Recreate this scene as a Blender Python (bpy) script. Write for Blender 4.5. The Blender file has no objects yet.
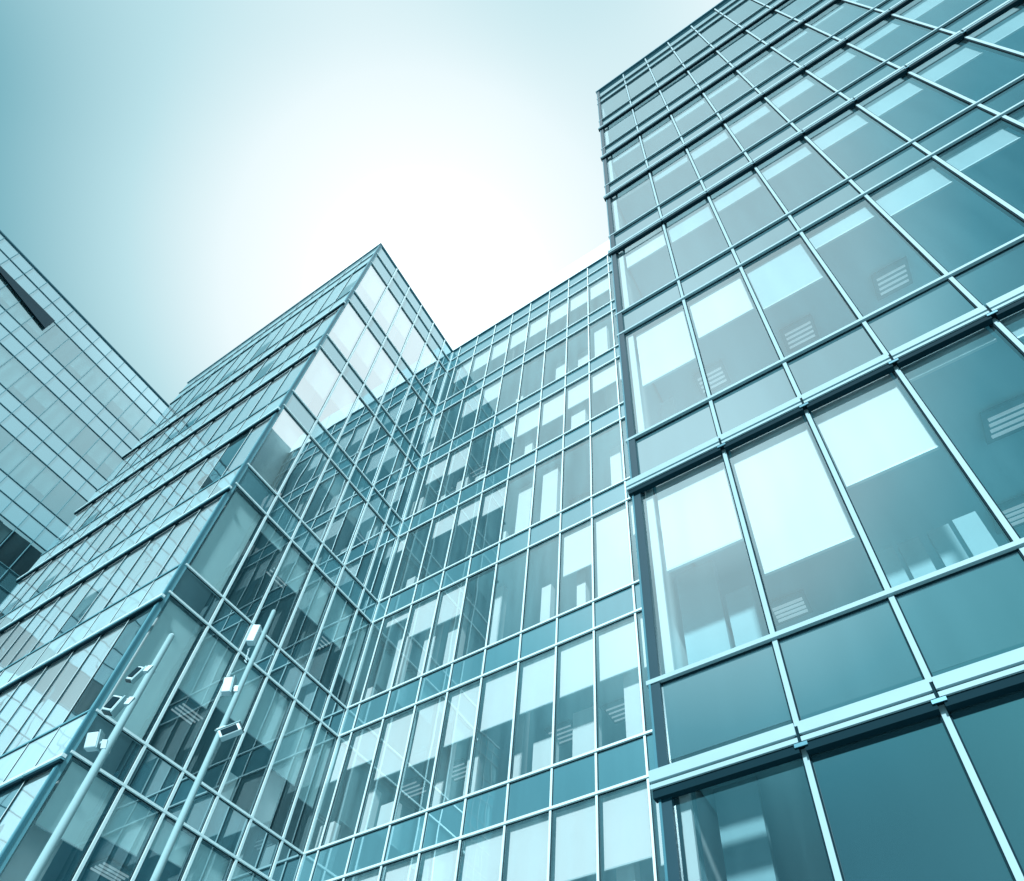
import bpy, math, random
from mathutils import Vector, Matrix
random.seed(7)
scene = bpy.context.scene
COL = scene.collection
EYE = 1.6
# ---------------------------------------------------------------- camera
cam_d = bpy.data.cameras.new('camera'); cam = bpy.data.objects.new('camera', cam_d); COL.objects.link(cam)
RM = Matrix(((0.859255, 0.345918, 0.376858), (0.510706, -0.622334, -0.593194), (0.029335, 0.702169, -0.711406)))
cam.matrix_world = Matrix.Translation((0, 0, EYE)) @ RM.to_4x4()
cam_d.sensor_width = 36; cam_d.lens = 27.0674; cam_d.shift_x = -0.036858; cam_d.shift_y = 0.233336
cam_d.clip_start = 0.05; cam_d.clip_end = 6000
scene.camera = cam
scene.render.resolution_x = 1024; scene.render.resolution_y = 881
def project(p):
    v = RM.transposed() @ (Vector(p) - Vector((0, 0, EYE)))
    if v.z > -0.1: return None
    f = 769.918
    return (549.74 + f * v.x / -v.z, 679.44 - f * v.y / -v.z)
# ---------------------------------------------------------------- materials
def new_mat(name):
    m = bpy.data.materials.new(name); m.use_nodes = True
    nt = m.node_tree; nt.nodes.clear()
    return m, nt, nt.nodes, nt.links
def solid(name, col, rough=.5, metal=0., noise=.06, nscale=1.5, spec=.5, emis=None, estr=0.):
    m, nt, N, L = new_mat(name)
    out = N.new('ShaderNodeOutputMaterial'); b = N.new('ShaderNodeBsdfPrincipled')
    b.inputs['Roughness'].default_value = rough; b.inputs['Metallic'].default_value = metal
    b.inputs['Specular IOR Level'].default_value = spec
    tc = N.new('ShaderNodeTexCoord'); nz = N.new('ShaderNodeTexNoise'); nz.inputs['Scale'].default_value = nscale
    nz.inputs['Detail'].default_value = 5
    L.new(tc.outputs['Object'], nz.inputs['Vector'])
    mx = N.new('ShaderNodeMix'); mx.data_type = 'RGBA'
    mx.inputs['A'].default_value = (*[c * (1 - noise * 2) for c in col], 1)
    mx.inputs['B'].default_value = (*[min(1, c * (1 + noise * 2)) for c in col], 1)
    L.new(nz.outputs['Fac'], mx.inputs['Factor']); L.new(mx.outputs['Result'], b.inputs['Base Color'])
    if emis:
        b.inputs['Emission Color'].default_value = (*emis, 1); b.inputs['Emission Strength'].default_value = estr
    L.new(b.outputs[0], out.inputs['Surface'])
    return m
def glass(name, tint, refl, rcol=(.68, .92, .98), bump=.02, bscale=.35, rough=0., backing=None, streak=.12, haze=0.):
    """facade glass: a clear mirror coat over a tinted pane (backing = opaque enamel behind it)"""
    m, nt, N, L = new_mat(name)
    out = N.new('ShaderNodeOutputMaterial')
    tc = N.new('ShaderNodeTexCoord')
    nz = N.new('ShaderNodeTexNoise'); nz.inputs['Scale'].default_value = bscale; nz.inputs['Detail'].default_value = 1.5
    L.new(tc.outputs['Object'], nz.inputs['Vector'])
    bp = N.new('ShaderNodeBump'); bp.inputs['Strength'].default_value = bump; bp.inputs['Distance'].default_value = .5
    L.new(nz.outputs['Fac'], bp.inputs['Height'])
    g = N.new('ShaderNodeBsdfGlossy'); g.inputs['Roughness'].default_value = rough; g.inputs['Color'].default_value = (*rcol, 1)
    L.new(bp.outputs[0], g.inputs['Normal'])
    lw = N.new('ShaderNodeLayerWeight'); lw.inputs['Blend'].default_value = .5
    pw = N.new('ShaderNodeMath'); pw.operation = 'POWER'; pw.inputs[1].default_value = 5.
    L.new(lw.outputs['Facing'], pw.inputs[0])
    mr = N.new('ShaderNodeMapRange'); mr.inputs['To Min'].default_value = refl; mr.inputs['To Max'].default_value = 1.
    L.new(pw.outputs[0], mr.inputs['Value'])
    # dirt and rain streaks change the tint slightly
    mp = N.new('ShaderNodeMapping'); mp.inputs['Scale'].default_value = (3.5, 3.5, .35)
    L.new(tc.outputs['Object'], mp.inputs['Vector'])
    n2 = N.new('ShaderNodeTexNoise'); n2.inputs['Scale'].default_value = 1.; n2.inputs['Detail'].default_value = 6
    L.new(mp.outputs[0], n2.inputs['Vector'])
    mc = N.new('ShaderNodeMix'); mc.data_type = 'RGBA'
    mc.inputs['A'].default_value = (*[c * (1 - streak) for c in tint], 1); mc.inputs['B'].default_value = (*[min(1, c * (1 + streak)) for c in tint], 1)
    L.new(n2.outputs['Fac'], mc.inputs['Factor'])
    if backing:
        t = N.new('ShaderNodeBsdfDiffuse'); L.new(mc.outputs['Result'], t.inputs['Color'])
    else:
        t = N.new('ShaderNodeBsdfTransparent'); L.new(mc.outputs['Result'], t.inputs['Color'])
    s = t
    if haze > 0:
        d = N.new('ShaderNodeBsdfDiffuse'); d.inputs['Color'].default_value = (.40, .80, .88, 1)  # milky veil mixed into the panes to imitate bloom
        hm = N.new('ShaderNodeMath'); hm.operation = 'MULTIPLY'; hm.inputs[1].default_value = haze * 2
        L.new(n2.outputs['Fac'], hm.inputs[0])
        m2 = N.new('ShaderNodeMixShader'); L.new(hm.outputs[0], m2.inputs[0]); L.new(t.outputs[0], m2.inputs[1]); L.new(d.outputs[0], m2.inputs[2])
        s = m2
    mix = N.new('ShaderNodeMixShader')
    L.new(mr.outputs[0], mix.inputs[0]); L.new(s.outputs[0], mix.inputs[1]); L.new(g.outputs[0], mix.inputs[2])
    L.new(mix.outputs[0], out.inputs['Surface'])
    return m
M = {}
M['glass_near'] = glass('tower glass', (.85, .94, .96), .30, haze=.05, bump=.012)
M['glass_mid'] = glass('wing glass', (.96, .99, .99), .26, rcol=(.68, .92, .97), haze=.12, bump=.02)
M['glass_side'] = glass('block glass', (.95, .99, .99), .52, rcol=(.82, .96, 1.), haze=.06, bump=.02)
M['glass_vignette'] = glass('block glass painted vignette', (.84, .94, .96), .20, rcol=(.62, .86, .92), haze=.03, bump=.02)  # duller copy of the block glass; corner darkening built into its colour
M['glass_grazing'] = glass('side glass', (.94, .985, .99), .34, haze=.08, bump=.03, bscale=.5)
M['glass_far'] = glass('far block glass', (.60, .86, .90), .55, rcol=(.50, .78, .85), haze=.10, bump=.02)
M['glass_dark_refl'] = glass('far block dark glass with painted reflection', (.12, .35, .43), .10, haze=.0, bump=.02)
M['span_near'] = glass('tower spandrel', (.055, .125, .145), .36, streak=.25, backing=True, bump=.012)
M['span_mid'] = glass('wing spandrel', (.085, .225, .265), .30, backing=True, bump=.02)
M['span_grazing'] = glass('side spandrel', (.44, .62, .65), .26, backing=True, bump=.05, bscale=.5)
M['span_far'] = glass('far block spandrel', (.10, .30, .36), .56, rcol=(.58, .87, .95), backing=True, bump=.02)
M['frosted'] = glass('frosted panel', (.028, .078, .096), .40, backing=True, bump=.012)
M['frame'] = solid('brushed aluminium', (.29, .44, .48), rough=.6, metal=.0, spec=.2, noise=.04, nscale=4)
M['frame_white'] = solid('white aluminium', (.62, .80, .83), rough=.45, metal=.2, noise=.04, nscale=4)
M['frame_dark'] = solid('dark frame', (.04, .17, .22), rough=.45, metal=.3, nscale=4)
M['frame_far'] = solid('slate frame', (.10, .30, .36), rough=.5)
M['gap'] = solid('dark gasket and shade band', (.002, .022, .032), spec=.1, rough=.8, nscale=4)
M['corner'] = solid('corner post', (.006, .045, .065), rough=.5, spec=.25, metal=.0, nscale=2)
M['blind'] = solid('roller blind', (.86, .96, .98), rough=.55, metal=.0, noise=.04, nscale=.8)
M['blind_falloff'] = solid('roller blind painted falloff', (.42, .64, .69), rough=.6, noise=.05, nscale=.8)  # darker copy: light fall-off across the tower painted into the colour
M['blind_cool'] = solid('roller blind cool', (.66, .94, .98), rough=.55, noise=.04, nscale=.8)
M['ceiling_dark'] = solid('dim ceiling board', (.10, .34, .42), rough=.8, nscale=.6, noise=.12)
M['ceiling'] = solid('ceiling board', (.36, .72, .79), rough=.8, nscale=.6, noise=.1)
M['slab'] = solid('slab edge', (.07, .24, .30), rough=.9)
M['inner'] = solid('inner wall', (.09, .36, .44), rough=.8, noise=.15, nscale=.4)
M['partition'] = solid('white partition', (.78, .90, .92), rough=.6, noise=.05)
M['dim'] = solid('pale teal panel', (.34, .60, .66), rough=.6)
M['lamp'] = solid('lamp tube', (.5, .72, .78), emis=(.75, .95, 1), estr=.3)
M['pole'] = solid('painted pole', (.26, .42, .45), rough=.8, metal=.0, spec=.2, noise=.03)
M['white'] = solid('white casing', (.40, .56, .60), rough=.4, noise=.03)
M['lens'] = solid('dark lens', (.01, .04, .05), rough=.15)
M['screen'] = solid('roof screen', (.82, .92, .93), rough=.6, noise=.03)
M['roof'] = solid('roofing', (.25, .34, .36), rough=.9)
# ---------------------------------------------------------------- mesh collector
class MB:
    def __init__(s): s.v = []; s.f = []; s.mi = []; s.mats = []
    def m(s, mat):
        if mat not in s.mats: s.mats.append(mat)
        return s.mats.index(mat)
    def quad(s, pts, mat):
        n = len(s.v); s.v += [tuple(p) for p in pts]; s.f.append(tuple(range(n, n + len(pts)))); s.mi.append(s.m(mat))
    def box(s, fn, u0, u1, w0, w1, z0, z1, mat):
        P = [fn(u, w, z) for z in (z0, z1) for w in (w0, w1) for u in (u0, u1)]
        n = len(s.v); s.v += [tuple(p) for p in P]; k = s.m(mat)
        for f in ((0, 2, 3, 1), (4, 5, 7, 6), (0, 1, 5, 4), (2, 6, 7, 3), (0, 4, 6, 2), (1, 3, 7, 5)):
            s.f.append(tuple(n + i for i in f)); s.mi.append(k)
    def tube(s, a, b, r0, r1, mat, seg=16):
        a = Vector(a); b = Vector(b); d = (b - a).normalized(); x = d.orthogonal().normalized(); y = d.cross(x)
        n = len(s.v); k = s.m(mat)
        for c, r in ((a, r0), (b, r1)):
            for i in range(seg):
                t = 2 * math.pi * i / seg; s.v.append(tuple(c + x * r * math.cos(t) + y * r * math.sin(t)))
        for i in range(seg):
            j = (i + 1) % seg; s.f.append((n + i, n + j, n + seg + j, n + seg + i)); s.mi.append(k)
        s.f.append(tuple(n + i for i in range(seg))[::-1]); s.mi.append(k)
        s.f.append(tuple(n + seg + i for i in range(seg))); s.mi.append(k)
    def build(s, name, parent=None, smooth=False, bevel=0):
        base = Vector((0, 0, 0))
        par = parent; off = Vector((0, 0, 0))
        while par is not None: off += par.location; par = par.parent
        me = bpy.data.meshes.new(name)
        me.from_pydata([tuple(Vector(v) - off) for v in s.v], [], s.f)
        for m in s.mats: me.materials.append(m)
        for i, p in enumerate(me.polygons): p.material_index = s.mi[i]; p.use_smooth = smooth
        me.update()
        o = bpy.data.objects.new(name, me); COL.objects.link(o)
        if parent is not None: o.parent = parent
        if bevel:
            b = o.modifiers.new('bevel', 'BEVEL'); b.width = bevel; b.segments = 2; b.limit_method = 'ANGLE'
        return o
def thing(name, label, cat, loc, group=None):
    o = bpy.data.objects.new(name, None); COL.objects.link(o); o.location = loc
    o['label'] = label; o['category'] = cat
    if group: o['group'] = group
    return o
def ident(x, y, z): return (x, y, z)
def local_frame(origin, udir, ndir):
    o = Vector(origin); u = Vector(udir); n = Vector(ndir)
    return lambda a, w, z: tuple(o + u * a + n * w + Vector((0, 0, z + EYE)))   # z is measured from eye height
# ---------------------------------------------------------------- windows with an individual budget
BUDGET = {}
def area_on_screen(pts):
    q = [project(p) for p in pts]
    if any(a is None for a in q): return 0
    q = [(min(1100, max(-80, a[0])), min(950, max(-80, a[1]))) for a in q]
    s = 0
    for i in range(len(q)):
        a, b = q[i], q[(i + 1) % len(q)]; s += a[0] * b[1] - b[0] * a[1]
    return abs(s) / 2
class Panels:
    """collects panes of one building; the 100 that show largest become parts, the rest one part of stuff"""
    def __init__(s, root, name): s.root = root; s.name = name; s.items = []
    def add(s, quad, mat, kids): s.items.append((area_on_screen(quad), quad, mat, kids))
    def flush(s, cap=100):
        s.items.sort(key=lambda t: -t[0])
        rest = MB(); rk = MB(); nrest = 0
        for i, (ar, q, mat, kids) in enumerate(s.items):
            if i < cap - 1:
                b = MB(); b.quad(q, mat); o = b.build(s.name, s.root)
                for (kn, fnb) in kids:
                    kb = MB(); fnb(kb); kb.build(kn, o)
            else:
                rest.quad(q, mat); nrest += 1
                for (kn, fnb) in kids: fnb(rk)
        if nrest:
            o = rest.build(s.name + '_field', s.root); o['kind'] = 'stuff'
            if rk.f: k = rk.build('blind_field', s.root); k['kind'] = 'stuff'
def pane_quad(F, u0, u1, z0, z1, w=0., tilt=.0016):
    t = [random.uniform(-1, 1) * tilt * max(.6, (u1 - u0)) for _ in range(2)]
    h = random.uniform(-1, 1) * tilt
    return [F(u0, w + t[0] + h, z0), F(u1, w + t[1] + h, z0), F(u1, w + t[1] - h, z1), F(u0, w + t[0] - h, z1)]
def blind_maker(F, u0, u1, zt, zb, gap, w=-.10, bm='blind'):
    def fn(b):
        b.box(F, u0 + gap, u1 - gap, w - .012, w, zb, zt, M[bm])
        b.box(F, u0 + gap, u1 - gap, w - .022, w + .008, zb - .03, zb - .001, M['frame_white'])
    return ('blind', fn)
def mullions(root, F, us, z0, z1, hw, out, mat, inn=.05, gas=.012):
    for u in us:
        b = MB(); b.box(F, u - hw, u + hw, -inn, out, z0, z1, mat)
        b.box(F, u - hw - gas, u + hw + gas, -inn - .01, .012, z0 - .004, z1 + .004, M['gap'])
        b.build('mullion', root)
def transoms(root, F, u0, u1, zs, hh, out, mat, inn=.05):
    for z in zs:
        b = MB(); b.box(F, u0, u1, -inn - .003, out, z - hh, z + hh, mat)
        b.box(F, u0 + .003, u1 - .003, -inn - .015, .010, z - hh - .014, z + hh + .008, M['gap'])
        b.build('transom', root)
def ledge(root, F, us, top, S=1., u_out=0., out=.10, fm='frame'):
    """projecting sun ledge in bays between the mullions: fascia, shadow gap, lower lip, dark band painting in the shade below; top = height of its upper edge"""
    b = MB(); g = .012; z = top - .15 * S
    for i in range(len(us) - 1):
        a, c = us[i] + g, us[i + 1] - g
        if i == 0: a -= u_out
        if i == len(us) - 2: c += u_out
        b.box(F, a, c, .012, out, z + .035 * S, z + .15 * S, M[fm])
        b.box(F, a, c, .012, out * .92, z - .035 * S, z + .010 * S, M['frame_far' if fm == 'frame_white' else fm])
        b.box(F, a + .01, c - .01, .010, out * .7, z + .011 * S, z + .034 * S, M['gap'])
        b.box(F, a + .01, c - .01, .010, out * .75, z - .12 * S, z - .036 * S, M['gap'])  # dark strip stands in for shadow and reflection under the lip
    o = b.build('ledge', root)
    for u in us[1:-1]:
        k = MB()
        k.box(F, u - .028 * S, u + .028 * S, .0, out * .8, z - .05 * S, z + .13 * S, M['gap'])
        k.box(F, u - .05 * S, u + .05 * S, out * .801, out * .88, z - .075 * S, z - .04 * S, M['frame_dark'])
        k.build('bracket', o)
def slabs(root, zs, rects, thick, cm='ceiling'):
    """floor plates; their undersides are the ceilings seen through the glass"""
    for z in zs:
        b = MB()
        for (x0, x1, y0, y1) in rects:
            b.box(ident, x0, x1, y0, y1, z + EYE + .03, z + EYE + thick, M['slab'])
            b.box(ident, x0, x1, y0, y1, z + EYE, z + EYE + .028, M[cm])
        b.build('floor_slab', root)
def ceiling_light(root, c, horiz='x', L=1.1, gap=.16, n=4):
    b = MB(); x, y, z = c
    for i in range(n):
        o = (i - (n - 1) / 2) * gap
        if horiz == 'x': b.box(ident, x - L / 2, x + L / 2, y + o - .010, y + o + .010, z - .02, z + .02, M['lamp'])
        else: b.box(ident, x + o - .010, x + o + .010, y - L / 2, y + L / 2, z - .02, z + .02, M['lamp'])
    f = MB(); f.box(ident, x - (L if horiz == 'x' else gap * n) / 2 - .05, x + (L if horiz == 'x' else gap * n) / 2 + .05,
                    y - (L if horiz != 'x' else gap * n) / 2 - .05, y + (L if horiz != 'x' else gap * n) / 2 + .05, z + .022, z + .07, M['slab'])
    o = f.build('ceiling_light', root); b.build('lamp_tube', o)
# ================================================================ TOWER (right)
D = 4.4
FR = local_frame((0, D, 0), (-1, 0, 0), (0, -1, 0))
tower = thing('office_tower', 'tall glass tower on the right with projecting silver ledges and large pale blinds', 'office building', (-1.77, D, 0), 'glass office blocks')
ru = [.402 * D, .152 * D, -.0545 * D, -.2605 * D, -.4675 * D, -.672 * D, -.868 * D, -1.071 * D, -1.275 * D, -1.48 * D, -1.685 * D]
RL = [-.10 * D, .87 * D, 1.845 * D, 2.83 * D, 3.855 * D, 4.82 * D, 5.80 * D, 6.76 * D]
RU = [.10 * D, 1.073 * D, 2.06 * D, 3.047 * D, 4.06 * D, 5.02 * D, 6.0 * D, 6.97 * D]
RTOP = 8.262 * D
rb = {0: [1.40, 1.258, 1.42, 1.695, 1.66, 1.62, 1.7, 1.6, 1.7, 1.6],
      1: [2.353, 2.472, 2.427, 2.643, 2.58, 2.62, 2.60, 2.6, 2.55, 2.6],
      2: [3.49, 3.47, 3.50, 3.52, 3.478, 3.477, 3.48, 3.5, 3.5, 3.5],
      3: [4.57, 4.48, 4.43, 4.42, 4.39, 4.42, 4.45, 4.4, 4.4, 4.4],
      4: [5.44, 5.43, 5.41, 5.42, 5.45, 5.44, 5.46, 5.4, 5.4, 5.4],
      5: [6.45, 6.5, 6.52, 6.55, 6.5, 6.5, 6.5, 6.5, 6.5, 6.5]}
win = Panels(tower, 'window'); spn = Panels(tower, 'spandrel_panel')
for c in range(len(ru) - 1):
    ua, ub = ru[c + 1], ru[c]
    for r in range(-1, 7):
        zl = RU[r + 1]; zt = RL[r + 2] if r < 6 else 7.69 * D
        if r == -1 and c > 0:
            spn.add(pane_quad(FR, ua, ub, zl, zt), M['frosted'], [])
        else:
            kids = []
            if r in rb:
                kids = [blind_maker(FR, ua, ub - (.20 if c == 0 else 0), zt - .06, rb[r][c] * (D + .09), .05, w=-.09, bm='blind' if c + r < 3 else 'blind_falloff')]
            win.add(pane_quad(FR, ua, ub, zl, zt), M['glass_near'], kids)
    win.add(pane_quad(FR, ua, ub, -EYE + .05, RL[0]), M['glass_near'], [])
    for k in range(8): spn.add(pane_quad(FR, ua, ub, RL[k], RU[k]), M['span_near'], [])
    spn.add(pane_quad(FR, ua, ub, 7.69 * D, 7.95 * D), M['span_near'], [])
    spn.add(pane_quad(FR, ua, ub, 7.95 * D, RTOP), M['span_near'], [])
win.flush(); spn.flush()
mullions(tower, FR, ru[1:-1], -EYE, RTOP + .02, .020, .022, M['frame'])
b = MB(); b.box(FR, ru[0] - .10, ru[0] - .02, -.12, .036, -EYE, RTOP + .01, M['corner'])
b.box(FR, ru[0] - .02, ru[0], -.14, .045, -EYE, RTOP + .03, M['frame_dark']); b.build('corner_post', tower)
transoms(tower, FR, ru[-1], ru[0] + .02, [RL[3]] + [z * .994 for z in RU] + [7.67 * D, 7.92 * D], .025, .046, M['frame'])
for k, tz in ((0, -.10), (1, .862), (2, 1.85), (4, 3.875), (5, 4.845), (6, 5.82), (7, 6.77)): ledge(tower, FR, ru[::-1], tz * (D - .10), .92 if k < 3 else .75, u_out=.05)
b = MB(); b.box(FR, ru[-1], ru[0] + .03, -.3, .07, RTOP - .02, RTOP + .10, M['frame_dark']); b.build('coping', tower)
slabs(tower, [z for z in RL], [(-ru[0] + .16, -ru[-1], D + .16, D + 4.9)], .18 * D)
b = MB()
b.box(ident, -ru[0] + .02, -ru[-1], D + 4.7, D + 4.95, 0, RTOP + EYE, M['inner'])
b.box(ident, -ru[0], -ru[0] + .12, D + .15, D + 5.0, 0, RTOP + EYE, M['partition'])
b.box(ident, -ru[0] + .121, -ru[-1], D + .15, D + 4.69, RTOP + EYE - .5, RTOP + EYE - .3, M['roof'])
b.build('wall', tower)
for c in [(.68, 5.73, 13.93), (2.1, 5.64, 13.93), (-.76, 5.71, 13.93), (2.1, 5.71, 9.6), (2.0, 7.01, 9.6), (-.79, 7.11, 9.6), (3.99, 5.91, 18.44)]:
    ceiling_light(tower, c, 'x', L=.4, gap=.075)
for (x0, x1, y, z0, z1, mt) in [(-1.51, -1.16, 4.9, 2.06, 5.47, 'dim'), (-1.72, -1.64, 4.75, 2.06, 5.41, 'dim'), (-1.60, -1.17, 5.0, 6.34, 8.45, 'dim'), (-1.12, -.86, 5.0, 6.34, 7.80, 'dim'),
                                (.31, .48, 5.2, 6.34, 7.78, 'dim'), (.52, .71, 5.2, 6.34, 7.77, 'dim'), (.79, .98, 5.2, 6.34, 7.78, 'dim'), (1.02, 1.22, 5.2, 6.34, 7.80, 'dim'),
                                (-1.45, -1.25, 4.95, 10.7, 12.4, 'dim'), (-1.15, -.95, 5.1, 10.7, 11.9, 'partition'), (-1.3, -1.1, 5.0, 15.05, 15.9, 'partition')]:
    b = MB(); b.box(ident, x0, x1, y, y + .08, z0, z1, M[mt]); b.build('partition', tower)
for k in range(0, 7):
    b = MB(); b.box(ident, -ru[0] + .13, -ru[0] + .21, D + .05, D + .085, RU[k] + EYE + .03, (RL[k + 1] if k < 7 else RTOP) + EYE - .05, M['partition']); b.build('partition', tower)
# ================================================================ MIDDLE WING
E_ = 9.44
FC = local_frame((0, E_, 0), (-1, 0, 0), (0, -1, 0))
wing = thing('office_wing', 'set back glass wing in the middle with a white screen along its roof', 'office building', (-12.0, E_, 0), 'glass office blocks')
cu = [1.2776, 1.2287, 1.1245, 1.023, .925, .825, .7215, .6205, .5235, .4215, .320, .218, .116]
cu = [u * E_ for u in cu]
CL = [(.848 + .4525 * n) * E_ for n in range(-2, 7)]    # lower line of each spandrel band
CU = [(.9475 + .4525 * n) * E_ for n in range(-2, 7)]
CTOP = 3.80 * E_
cb = {-1: [None, .69, .69, .68, .69, .69, .69, .69, .69, .67, .67, .67],
      0: [1.15, 1.17, 1.10, 1.10, 1.12, 1.124, 1.13, 1.133, 1.135, 1.125, 1.12, 1.1],
      1: [None, 1.70, 1.60, 1.597, None, None, None, 1.553, 1.405, 1.593, 1.6, 1.6],
      2: [2.11, None, 2.08, 2.08, 2.06, None, None, None, None, None, 2.0, 2.0],
      3: [None, 2.50, 2.48, None, 2.50, 2.48, 2.46, 2.48, 2.495, 2.485, 2.5, 2.5],
      4: [2.90, None, 2.93, 2.93, None, None, None, None, None, None, None, 2.9],
      5: [None, 3.37, 3.37, 3.37, 3.37, 3.37, 3.38, 3.385, 3.376, None, 3.38, 3.38]}
win = Panels(wing, 'window'); spn = Panels(wing, 'spandrel_panel')
for c in range(len(cu) - 1):
    ua, ub = cu[c + 1], cu[c]
    for r in range(-2, 6):
        zl = CU[r + 2]; zt = CL[r + 3]
        kids = []
        if r in cb and cb[r][c] is not None: kids = [blind_maker(FC, ua, ub, zt - .05, max(cb[r][c] * (E_ + .09), zl + .04), .06, w=-.09)]
        win.add(pane_quad(FC, ua, ub, zl, zt), M['glass_mid'], kids)
    for k in range(8): spn.add(pane_quad(FC, ua, ub, CL[k], CU[k]), M['span_mid'], [])
    spn.add(pane_quad(FC, ua, ub, CL[8], 3.685 * E_), M['span_mid'], [])
    spn.add(pane_quad(FC, ua, ub, 3.685 * E_, CTOP), M['span_mid'], [])
    spn.add(pane_quad(FC, ua, ub, -EYE + .02, CL[0]), M['frosted'], [])
win.flush(); spn.flush()
mullions(wing, FC, cu[1:-1], -EYE, CTOP + .01, .021, .03, M['frame_white'])
b = MB(); b.box(FC, cu[0] - .05, cu[0] - .012, -.05, .03, -EYE, CTOP + .01, M['frame_white']); b.build('corner_post', wing)
transoms(wing, FC, cu[-1], cu[0] - .09, CL + CU[:-1] + [3.685 * E_], .026, .052, M['frame_white'])
b = MB(); b.box(FC, cu[-1], cu[0] - .02, -.3, .06, CTOP - .01, CTOP + .05, M['frame_dark']); b.build('coping', wing)
b = MB()
us = [0.9 + i * 2.35 for i in range(5)]
for i in range(5):
    b.box(FC, us[i] + .012, us[i] + 2.338, -.36, -.32, CTOP + .06, 4.155 * E_, M['screen'])
b.box(FC, .9, 12.65, -.42, -.362, CTOP + .05, 4.145 * E_, M['screen'])
b.build('roof_screen', wing)
slabs(wing, CL, [(-cu[0] - .3, -cu[-1], E_ + .14, E_ + 5.9)], .095 * E_)
b = MB()
b.box(ident, -cu[0] - .3, -cu[-1], E_ + 5.7, E_ + 5.95, 0, CTOP + EYE, M['inner'])
b.box(ident, -cu[0] - .3, -cu[-1], E_ + .14, E_ + 5.69, CTOP + EYE - .4, CTOP + EYE - .2, M['roof'])
b.build('wall', wing)
for (x, y, z) in [(-5.52, 11.85, 13.76), (-7.09, 11.9, 13.76), (-11.65, 11.87, 13.76), (-10.13, 11.85, 13.76), (-11.6, 10.64, 26.57), (-10.1, 10.64, 26.57), (-6.2, 11.3, 22.3), (-8.0, 11.9, 9.5)]:
    ceiling_light(wing, (x, y, z), 'x', L=.6, gap=.14)
rp = random.Random(4)
for c in range(len(cu) - 1):
    for r in range(-1, 6):
        if rp.random() < (.9 if r in (0, 1, 2) else .7):
            ua, ub = cu[c + 1], cu[c]; wdt = rp.uniform(.2, .6); a = ua + .08 + rp.random() * (.8 - wdt)
            z0 = CU[r + 2] + EYE; h = rp.choice([.3, .42, .55, .97, .97, .97]) * (CL[r + 3] - CU[r + 2]); dep = rp.uniform(.25, .7)
            b = MB(); b.box(ident, -a - wdt, -a, E_ + dep, E_ + dep + .2, z0, z0 + h, M['partition']); b.build('partition', wing)
# ================================================================ POINTED BLOCK (left)
XL = 12.064; YL = .4475 * E_; XE = 2.545 * E_
FLR = local_frame((-XL, 0, 0), (0, 1, 0), (1, 0, 0))
FLL = local_frame((0, YL, 0), (-1, 0, 0), (0, -1, 0))
block = thing('corner_block', 'glass office block coming to a sharp corner, dark ledges striping its left side', 'office building', (-XL, YL, 0), 'glass office blocks')
lv = [YL, .5625 * E_, .6545 * E_, .7455 * E_, .8385 * E_, .9315 * E_, E_]
lb = {-1: [.712, .752, .778, .73, .74, .72], 0: [.952, 1.12, 1.142, 1.14, 1.10, 1.08], 1: [1.405, 1.702, 1.62, 1.585, 1.58, 1.5],
      2: [1.86, None, 2.09, 2.07, 2.07, 2.05], 3: [2.45, 2.5, None, None, 2.49, 2.50], 4: [2.85, 2.9, 2.93, None, None, 2.93], 5: [3.35, 3.35, 3.4, None, 3.4, 3.38]}
win = Panels(block, 'window'); spn = Panels(block, 'spandrel_panel')
LTOP = CTOP
for c in range(6):
    ua, ub = lv[c], lv[c + 1]
    for r in range(-2, 6):
        zl = CU[r + 2]; zt = CL[r + 3]; kids = []
        if r in lb and lb[r][c] is not None:
            kids = [blind_maker(FLR, ua + (.12 if c == 0 else 0), ub, zt - .06, max(lb[r][c] * E_, zl + .03), .06, w=-.09, bm='blind_cool')]
        win.add(pane_quad(FLR, ua, ub, zl, zt), M['glass_side' if r >= 2 else 'glass_vignette'], kids)
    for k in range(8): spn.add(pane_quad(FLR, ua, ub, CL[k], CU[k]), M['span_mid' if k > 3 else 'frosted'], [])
    spn.add(pane_quad(FLR, ua, ub, CL[8], 3.685 * E_), M['span_mid'], [])
    spn.add(pane_quad(FLR, ua, ub, 3.685 * E_, LTOP), M['span_mid'], [])
    spn.add(pane_quad(FLR, ua, ub, -EYE + .02, CL[0]), M['frosted'], [])
lx = [XL + (XE - XL) * i / 13 for i in range(14)]
for c in range(13):
    ua, ub = lx[c], lx[c + 1]
    for r in range(-2, 6):
        zl = CU[r + 2]; zt = CL[r + 3]; kids = []
        if random.random() < (.97 if r >= 2 else .85 if r >= 0 else .3):  # near-full blinds added higher up to imitate the bright white-out
            kids = [blind_maker(FLL, ua, ub, zt - .06, zl + (zt - zl) * random.choice([.03, .03, .03, .03, .5] if c < 6 else [.03, .03, .03, .3]), .004, w=-.03)]
        win.add(pane_quad(FLL, ua, ub, zl, zt, tilt=.003), M['glass_grazing'], kids)
    for k in range(8): spn.add(pane_quad(FLL, ua, ub, CL[k], CU[k], tilt=.003), M['span_grazing'], [])
    spn.add(pane_quad(FLL, ua, ub, CL[8], 3.685 * E_), M['span_grazing'], [])
    spn.add(pane_quad(FLL, ua, ub, 3.685 * E_, LTOP), M['span_grazing'], [])
win.flush(); spn.flush()
mullions(block, FLR, lv[1:-1], -EYE, LTOP + .01, .026, .045, M['frame_white'])
mullions(block, FLL, lx[1:-1], -EYE, LTOP + .01, .012, .014, M['frame_white'], gas=.003)
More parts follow.
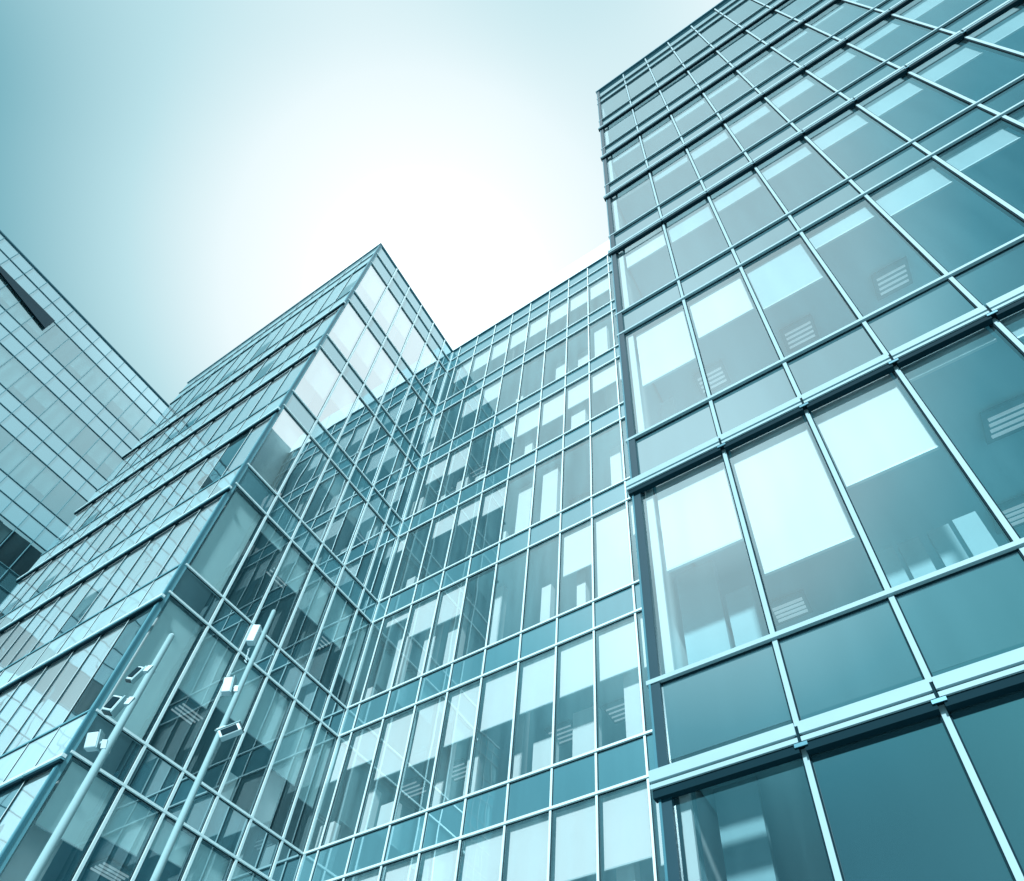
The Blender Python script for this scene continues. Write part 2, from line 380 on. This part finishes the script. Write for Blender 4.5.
b = MB(); b.box(FLR, lv[0] + .02, lv[0] + .09, -.10, .022, -EYE, LTOP + .01, M['frame_far']); b.box(FLL, lx[0] + .02, lx[0] + .10, -.10, .022, -EYE, LTOP + .01, M['frame_far'])
b.box(FLR, lv[0] - .03, lv[0] + .018, -.03, .03, -EYE, LTOP + .02, M['frame_dark']); b.build('corner_post', block)
transoms(block, FLR, lv[0] + .03, lv[-1] - .06, CL + CU[:-1] + [3.685 * E_], .026, .05, M['frame_white'])
transoms(block, FLL, lx[0] + .02, lx[-1], CU[:-1] + [CL[8], 3.685 * E_], .020, .03, M['frame_far'])
for k in range(8): ledge(block, FLL, lx, CL[k] * (YL - .09) / YL + .03, .60, u_out=.12, out=.09, fm='frame_white')
b = MB(); b.box(ident, -XE, -XL + .05, YL - .05, YL + .2, LTOP + EYE - .01, LTOP + EYE + .06, M['frame_far'])
b.box(ident, -XL - .2, -XL + .05, YL + .201, E_ - .02, LTOP + EYE - .01, LTOP + EYE + .06, M['frame_far']); b.build('coping', block)
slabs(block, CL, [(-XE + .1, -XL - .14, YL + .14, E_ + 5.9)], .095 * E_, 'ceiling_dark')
b = MB()
b.box(ident, -XE + .1, -XL - 5.2, YL + 4.2, YL + 4.4, 0, LTOP + EYE, M['inner'])
b.box(ident, -XL - 5.2, -XL - 5.0, YL + 4.2, E_ + 5.9, 0, LTOP + EYE, M['inner'])
b.box(ident, -XE, -XE + .1, YL + .1, E_ + 5.9, 0, LTOP + EYE, M['corner'])
b.box(ident, -XE + .1, -XL - .14, YL + .14, E_ + 5.9, LTOP + EYE - .4, LTOP + EYE - .2, M['roof'])
b.build('wall', block)
for (x, y, z) in [(-14.55, 6.95, 13.76), (-13.06, 6.85, 18.03), (-12.9, 8.8, 22.3), (-14.53, 6.97, 9.49), (-13.74, 9.07, 18.03)]:
    ceiling_light(block, (x, y, z), 'y', L=.6, gap=.13)
for c in range(6):
    for r in range(-1, 6):
        if rp.random() < .5:
            ua, ub = lv[c], lv[c + 1]; wdt = rp.uniform(.15, .5); a = ua + .1 + rp.random() * (.7 - wdt)
            z0 = CU[r + 2] + EYE; h = rp.choice([.3, .5, .95]) * (CL[r + 3] - CU[r + 2]); dep = rp.uniform(.3, .9)
            b = MB(); b.box(ident, -XL - dep - .15, -XL - dep, a, a + wdt, z0, z0 + h, M['partition']); b.build('partition', block)
for r in range(-1, 6):
    b = MB(); b.box(ident, -XL - .62, -XL - .5, YL + .30, YL + .85, CU[r + 2] + EYE, CL[r + 3] + EYE - .02, M['partition']); b.build('partition', block)
# ================================================================ FAR BLOCK (far left)
XW = 31.7; KW = XW / 2.5
FW = local_frame((-XW, 0, 0), (0, 1, 0), (1, 0, 0))
far = thing('far_block', 'long glass block at the far left with thin dark grid lines', 'office building', (-XW, -22.8, 0), 'glass office blocks')
y_step = .0656 * KW; y0 = -.3977 * KW
wv = []
y = y0 - y_step * 22
while y < 12: wv.append(y); y += y_step
YW0 = wv[0]
fl = .3375
rowz = []
for n in range(-1, 11):
    base = 3.476 - fl * n
    rowz.append([(base) * KW, (base - .0805) * KW, (base - .1675) * KW])
rowz = [r for r in rowz if r[0] < 3.6 * KW and r[2] > -EYE + .3]
win = Panels(far, 'window'); spn = Panels(far, 'spandrel_panel')
WTOP = 3.4776 * KW
darkset = {}
for c in range(len(wv) - 1):
    a, d_ = wv[c], wv[c + 1]
    for i, r in enumerate(rowz):
        if r[0] > WTOP + .1: continue
        zt = r[2]; zb = rowz[i + 1][0] if i + 1 < len(rowz) else -EYE + .02
        spn.add(pane_quad(FW, a, d_, r[1], r[0], tilt=.002), M['span_far'], [])
        spn.add(pane_quad(FW, a, d_, r[2], r[1], tilt=.002), M['span_far'], [])
        yc = (a + d_) / 2 / KW; zc = (zt + zb) / 2 / KW
        dark = (zc < 2.0 and zc > 1.8 and yc < .40) or (zc < 1.8 and random.random() < .25)  # band of dark panes paints in a reflected dark building; lower ones random
        kids = []
        if not dark and random.random() < .8:
            kids = [blind_maker(FW, a, d_, zt - .06, zb + (zt - zb) * random.choice([.04, .04, .3, .5]), .05, w=-.12)]
        win.add(pane_quad(FW, a, d_, zb, zt, tilt=.002), M['glass_dark_refl'] if dark else M['glass_far'], kids)
win.flush(); spn.flush()
for u in wv[1:-1]:
    b = MB(); b.box(FW, u - .015, u + .015, -.05, .03, -EYE, WTOP, M['frame_far'])
    if wv.index(u) % 2 == 0 or u > -12: b.build('mullion', far)
    else: b.build('mullion', far)
zs = [z for r in rowz for z in r if z < WTOP + .01]
for z in zs:
    b = MB(); b.box(FW, YW0, wv[-1], -.05, .045, z - .013, z + .013, M['frame_far']); b.build('transom', far)
b = MB(); b.box(FW, YW0, wv[-1], -.3, .07, WTOP - .01, WTOP + .07, M['frame_dark']); b.build('coping', far)
slabs(far, [r[2] + .05 for r in rowz if r[0] < WTOP + .1], [(-XW - 5, -XW - .14, YW0 + .1, wv[-1])], .16 * KW)
b = MB(); b.box(ident, -XW - 5.2, -XW - 5, YW0 + .1, wv[-1], 0, WTOP + EYE, M['inner'])
b.box(ident, -XW - 5.2, -XW - .1, YW0 - .02, YW0 + .1, 0, WTOP + EYE, M['span_far'])
b.box(ident, -XW - 5, -XW - .14, YW0 + .1, wv[-1], WTOP + EYE - .4, WTOP + EYE - .2, M['roof']); b.build('wall', far)
# dark wedge standing proud of the glazing, tapering to its near end
b = MB()
ya, yb = -.45 * KW, -.0805 * KW; zt = 3.3055 * KW
P = [FW(ya, .06, zt), FW(yb, .06, zt), FW(yb, .06, zt - .083 * KW), FW(ya, .06, zt - .0 * KW)]
Q = [FW(ya, .14, zt), FW(yb, .14, zt + .0), FW(yb, .14, zt - .083 * KW), FW(ya, .14, zt - .0)]
b.quad([P[0], P[1], P[2]], M['frame_dark']); b.quad([Q[0], Q[1], Q[2]], M['corner'])
b.quad([P[1], P[2], Q[2], Q[1]], M['frame_dark']); b.quad([P[0], P[2], Q[2], Q[0]], M['gap']); b.quad([P[0], P[1], Q[1], Q[0]], M['gap'])
o = b.build('dark_wedge', far); o['label'] = 'dark wedge shaped panel on the facade'
# ================================================================ camera masts
def floodlight(parent, top, aim, w=.26, h=.34):
    """box lamp head on a short curved arm"""
    pass
def mast(loc, h, r0, r1, label):
    t = thing('camera_mast', label, 'mast', loc, 'slim white camera masts in front of the pointed block')
    x, y, _ = loc
    b = MB(); b.tube((x, y, 0), (x, y, h), r0, r1, M['pole'], 24); b.build('pole', t, smooth=False)
    b = MB(); b.tube((x, y, 0), (x, y, .03), r0 * 2.4, r0 * 2.4, M['pole'], 24); b.tube((x, y, .03), (x, y, .14), r0 * 1.5, r0 * 1.2, M['pole'], 24); b.build('base_plate', t)
    b = MB(); b.tube((x, y, h), (x, y, h + .02), r1, r1 * .6, M['white'], 24); b.build('cap', t)
    return t
def rbox(b, c, ax, s, mat):
    ax = [Vector(a) for a in ax]; c = Vector(c)
    fn = lambda u, w, z: tuple(c + ax[0] * u + ax[1] * w + ax[2] * z)
    b.box(fn, -s[0] / 2, s[0] / 2, -s[1] / 2, s[1] / 2, -s[2] / 2, s[2] / 2, mat)
def fixture(t, base, side, tiltv, size=(.16, .30, .22), arm=.22, name='security_camera', drop=.0):
    """bracket arm + housing with a hood and dark window; side = unit vector away from the pole"""
    base = Vector(base); s = Vector(side).normalized(); d = Vector(tiltv).normalized()
    n = s.cross(d).normalized(); s2 = d.cross(n).normalized()
    a = base + s * arm
    b = MB(); pts = [base, base + s * arm * .5 + Vector((0, 0, .05)), a]
    for i in range(2): b.tube(pts[i], pts[i + 1], .018, .016, M['white'], 10)
    rbox(b, base + s * .02, (s, d, n), (.05, .10, .09), M['white'])
    arm_o = b.build('bracket_arm', t)
    c = a + s2 * size[2] * .35 - Vector((0, 0, drop))
    h = MB(); rbox(h, c, (s2, d, n), (size[2], size[1], size[0]), M['white']); o = h.build(name, t, bevel=.012)
    k = MB(); rbox(k, c + d * (size[1] / 2 + .005), (s2, d, n), (size[2] * .82, .012, size[0] * .8), M['lens'])
    rbox(k, c + n * (size[0] / 2 + .004), (s2, d, n), (size[2] * .7, size[1] * .72, .008), M['gap']); k.build('lens', o)
    f = MB(); rbox(f, c - s2 * (size[2] / 2 + .012) , (s2, d, n), (.012, size[1] * 1.15, size[0] * 1.12), M['pole']); f.build('hood', o)
def on_az(az, d): a = math.radians(az); return (-d * math.sin(a), d * math.cos(a))
right = Vector((.859, .511, 0)).normalized()
d1 = 8.2; x1, y1 = on_az(61.5, d1)
m1 = mast((x1, y1, 0), 1.025 * d1 + EYE, .052, .030, 'pale mast carrying a junction box near its tip, right of its twin')
z = .956 * d1 + EYE
b = MB(); rbox(b, (x1 - right.x * .075, y1 - right.y * .075 - .05, z), (right, (right.y * -1, right.x, 0), (0, 0, 1)), (.11, .10, .34), M['white']); bo = b.build('junction_box', m1, bevel=.012)
b = MB()
for k in range(6): b.tube((x1 - right.x * .10, y1 - right.y * .10, z - .21 - k * .05), (x1 - right.x * (.12 - .012 * k), y1 - right.y * (.12 - .012 * k), z - .26 - k * .05), .008, .008, M['white'], 8)
b.build('cable', bo)
fixture(m1, (x1, y1, .843 * d1 + EYE - .1), -right, (-.1, -.1, 1), size=(.09, .26, .12), arm=.12, drop=-.08)
fixture(m1, (x1, y1, .747 * d1 + EYE + .02), right, (.62, .35, .45), size=(.09, .27, .13), arm=.10)
d2 = 7.0; x2, y2 = on_az(68.5, d2)
m2 = mast((x2, y2, 0), .88 * d2 + EYE, .056, .03, 'pale mast with three camera housings on its left side, nearest the bottom left')
fixture(m2, (x2, y2, .80 * d2 + EYE), -right, (-.1, -.2, -1), size=(.05, .22, .07), arm=.12, drop=.05)
fixture(m2, (x2, y2, .735 * d2 + EYE), -right, (-.2, -.1, -1), size=(.08, .20, .11), arm=.14, drop=.04)
fixture(m2, (x2, y2, .655 * d2 + EYE), -right, (-.1, -.2, 1), size=(.08, .18, .11), arm=.13, drop=-.06)
# ================================================================ ground
def sheet(name, x0, x1, y0, y1, z, mat):
    b = MB(); b.quad([(x0, y0, z), (x1, y0, z), (x1, y1, z), (x0, y1, z)], mat); o = b.build(name); o['kind'] = 'structure'; return o
gm = solid('paving', (.30, .42, .45), rough=.85, noise=.2, nscale=.4)
am = solid('asphalt', (.05, .065, .07), rough=.9, noise=.2, nscale=2)
sheet('ground', -2500, 2500, -2500, 2500, -.12, am)
b = MB(); b.box(ident, -60, 30, -18, 30, -.119, 0, gm); o = b.build('pavement'); o['kind'] = 'structure'
# ================================================================ sky and sun
w = bpy.data.worlds.new('World'); scene.world = w; w.use_nodes = True
nt = w.node_tree; N = nt.nodes; L = nt.links; N.clear()
sun_dir = Vector((.22, -.76, .60)).normalized()
elev = math.asin(sun_dir.z); azim = math.atan2(sun_dir.x, sun_dir.y)
out = N.new('ShaderNodeOutputWorld')
sky = N.new('ShaderNodeTexSky'); sky.sky_type = 'NISHITA'; sky.sun_disc = False
sky.sun_elevation = elev; sky.sun_rotation = azim; sky.air_density = 1.; sky.dust_density = 3.
hs = N.new('ShaderNodeMix'); hs.data_type = 'RGBA'; hs.blend_type = 'MULTIPLY'; hs.inputs['Factor'].default_value = 1
hs.inputs['B'].default_value = (.06, .20, .24, 1)
L.new(sky.outputs[0], hs.inputs['A'])
bg1 = N.new('ShaderNodeBackground'); bg1.inputs['Strength'].default_value = .05; L.new(hs.outputs['Result'], bg1.inputs['Color'])
tc = N.new('ShaderNodeTexCoord')
def lobe(d, a_in, a_out, v, it='SMOOTHSTEP'):
    d = Vector(d).normalized()
    dp = N.new('ShaderNodeVectorMath'); dp.operation = 'DOT_PRODUCT'; dp.inputs[1].default_value = d
    L.new(tc.outputs['Generated'], dp.inputs[0])
    ac = N.new('ShaderNodeMath'); ac.operation = 'ARCCOSINE'; L.new(dp.outputs['Value'], ac.inputs[0])
    mr = N.new('ShaderNodeMapRange'); mr.interpolation_type = it
    mr.inputs['From Min'].default_value = math.radians(a_out); mr.inputs['From Max'].default_value = math.radians(a_in)
    mr.inputs['To Min'].default_value = 0; mr.inputs['To Max'].default_value = v
    L.new(ac.outputs[0], mr.inputs['Value']); return mr.outputs[0]
l1 = lobe((-.305, .20, .93), 6, 38, 1., 'LINEAR')
l4 = lobe((.0, -.30, .95), 2, 22, .85)  # this and the next three: unseen glows added to whiten reflections and blinds
l5 = lobe((.85, -.25, .45), 5, 42, 1.)
l2 = lobe((-.13, -.50, .86), 3, 30, 1.)
l3 = lobe((.42, .14, .90), 9, 33, 1.)
def inv(o):
    q = N.new('ShaderNodeMath'); q.operation = 'SUBTRACT'; q.inputs[0].default_value = 1; L.new(o, q.inputs[1]); return q.outputs[0]
def mul(a, b_):
    q = N.new('ShaderNodeMath'); q.operation = 'MULTIPLY'; L.new(a, q.inputs[0]); L.new(b_, q.inputs[1]); return q.outputs[0]
pr = mul(mul(mul(mul(inv(l1), inv(l2)), inv(l3)), inv(l4)), inv(l5))
mx = N.new('ShaderNodeMath'); mx.operation = 'SUBTRACT'; mx.inputs[0].default_value = 1; L.new(pr, mx.inputs[1])
nz = N.new('ShaderNodeTexNoise'); nz.inputs['Scale'].default_value = 1.6; nz.inputs['Detail'].default_value = 3
L.new(tc.outputs['Generated'], nz.inputs['Vector'])
ma = N.new('ShaderNodeMath'); ma.operation = 'MULTIPLY_ADD'; ma.inputs[1].default_value = .08; L.new(nz.outputs['Fac'], ma.inputs[0]); 
ad = N.new('ShaderNodeMath'); ad.operation = 'ADD'; ad.inputs[1].default_value = -.04; L.new(mx.outputs[0], ad.inputs[0]); L.new(ad.outputs[0], ma.inputs[2])
cr = N.new('ShaderNodeValToRGB'); els = cr.color_ramp.elements
els[0].position = 0; els[0].color = (.006, .055, .085, 1)
els[1].position = 1; els[1].color = (1.5, 1.58, 1.6, 1)
for p, c in ((.15, (.025, .16, .21)), (.4, (.17, .42, .49)), (.62, (.50, .75, .80)), (.78, (.84, .955, .975)), (.92, (.99, 1.04, 1.05))):
    e = els.new(p); e.color = (*c, 1)
L.new(ma.outputs[0], cr.inputs[0])
bg2 = N.new('ShaderNodeBackground'); bg2.inputs['Strength'].default_value = 1.; L.new(cr.outputs['Color'], bg2.inputs['Color'])
ads = N.new('ShaderNodeAddShader'); L.new(bg1.outputs[0], ads.inputs[0]); L.new(bg2.outputs[0], ads.inputs[1]); L.new(ads.outputs[0], out.inputs['Surface'])
sd = bpy.data.lights.new('sun', 'SUN'); so = bpy.data.objects.new('sun', sd); COL.objects.link(so)
sd.energy = 7.0; sd.angle = math.radians(6); sd.color = (.82, .96, 1.)
so.rotation_euler = sun_dir.to_track_quat('Z', 'Y').to_euler(); so.location = (0, -20, 60)
scene.view_settings.view_transform = 'Standard'; scene.view_settings.look = 'None'; scene.view_settings.exposure = 0; scene.view_settings.gamma = 1
scene.cycles.max_bounces = 10; scene.cycles.glossy_bounces = 5; scene.cycles.transparent_max_bounces = 16; scene.cycles.diffuse_bounces = 3
scene.cycles.caustics_reflective = False; scene.cycles.sample_clamp_indirect = 4
scene.cycles.use_denoising = True
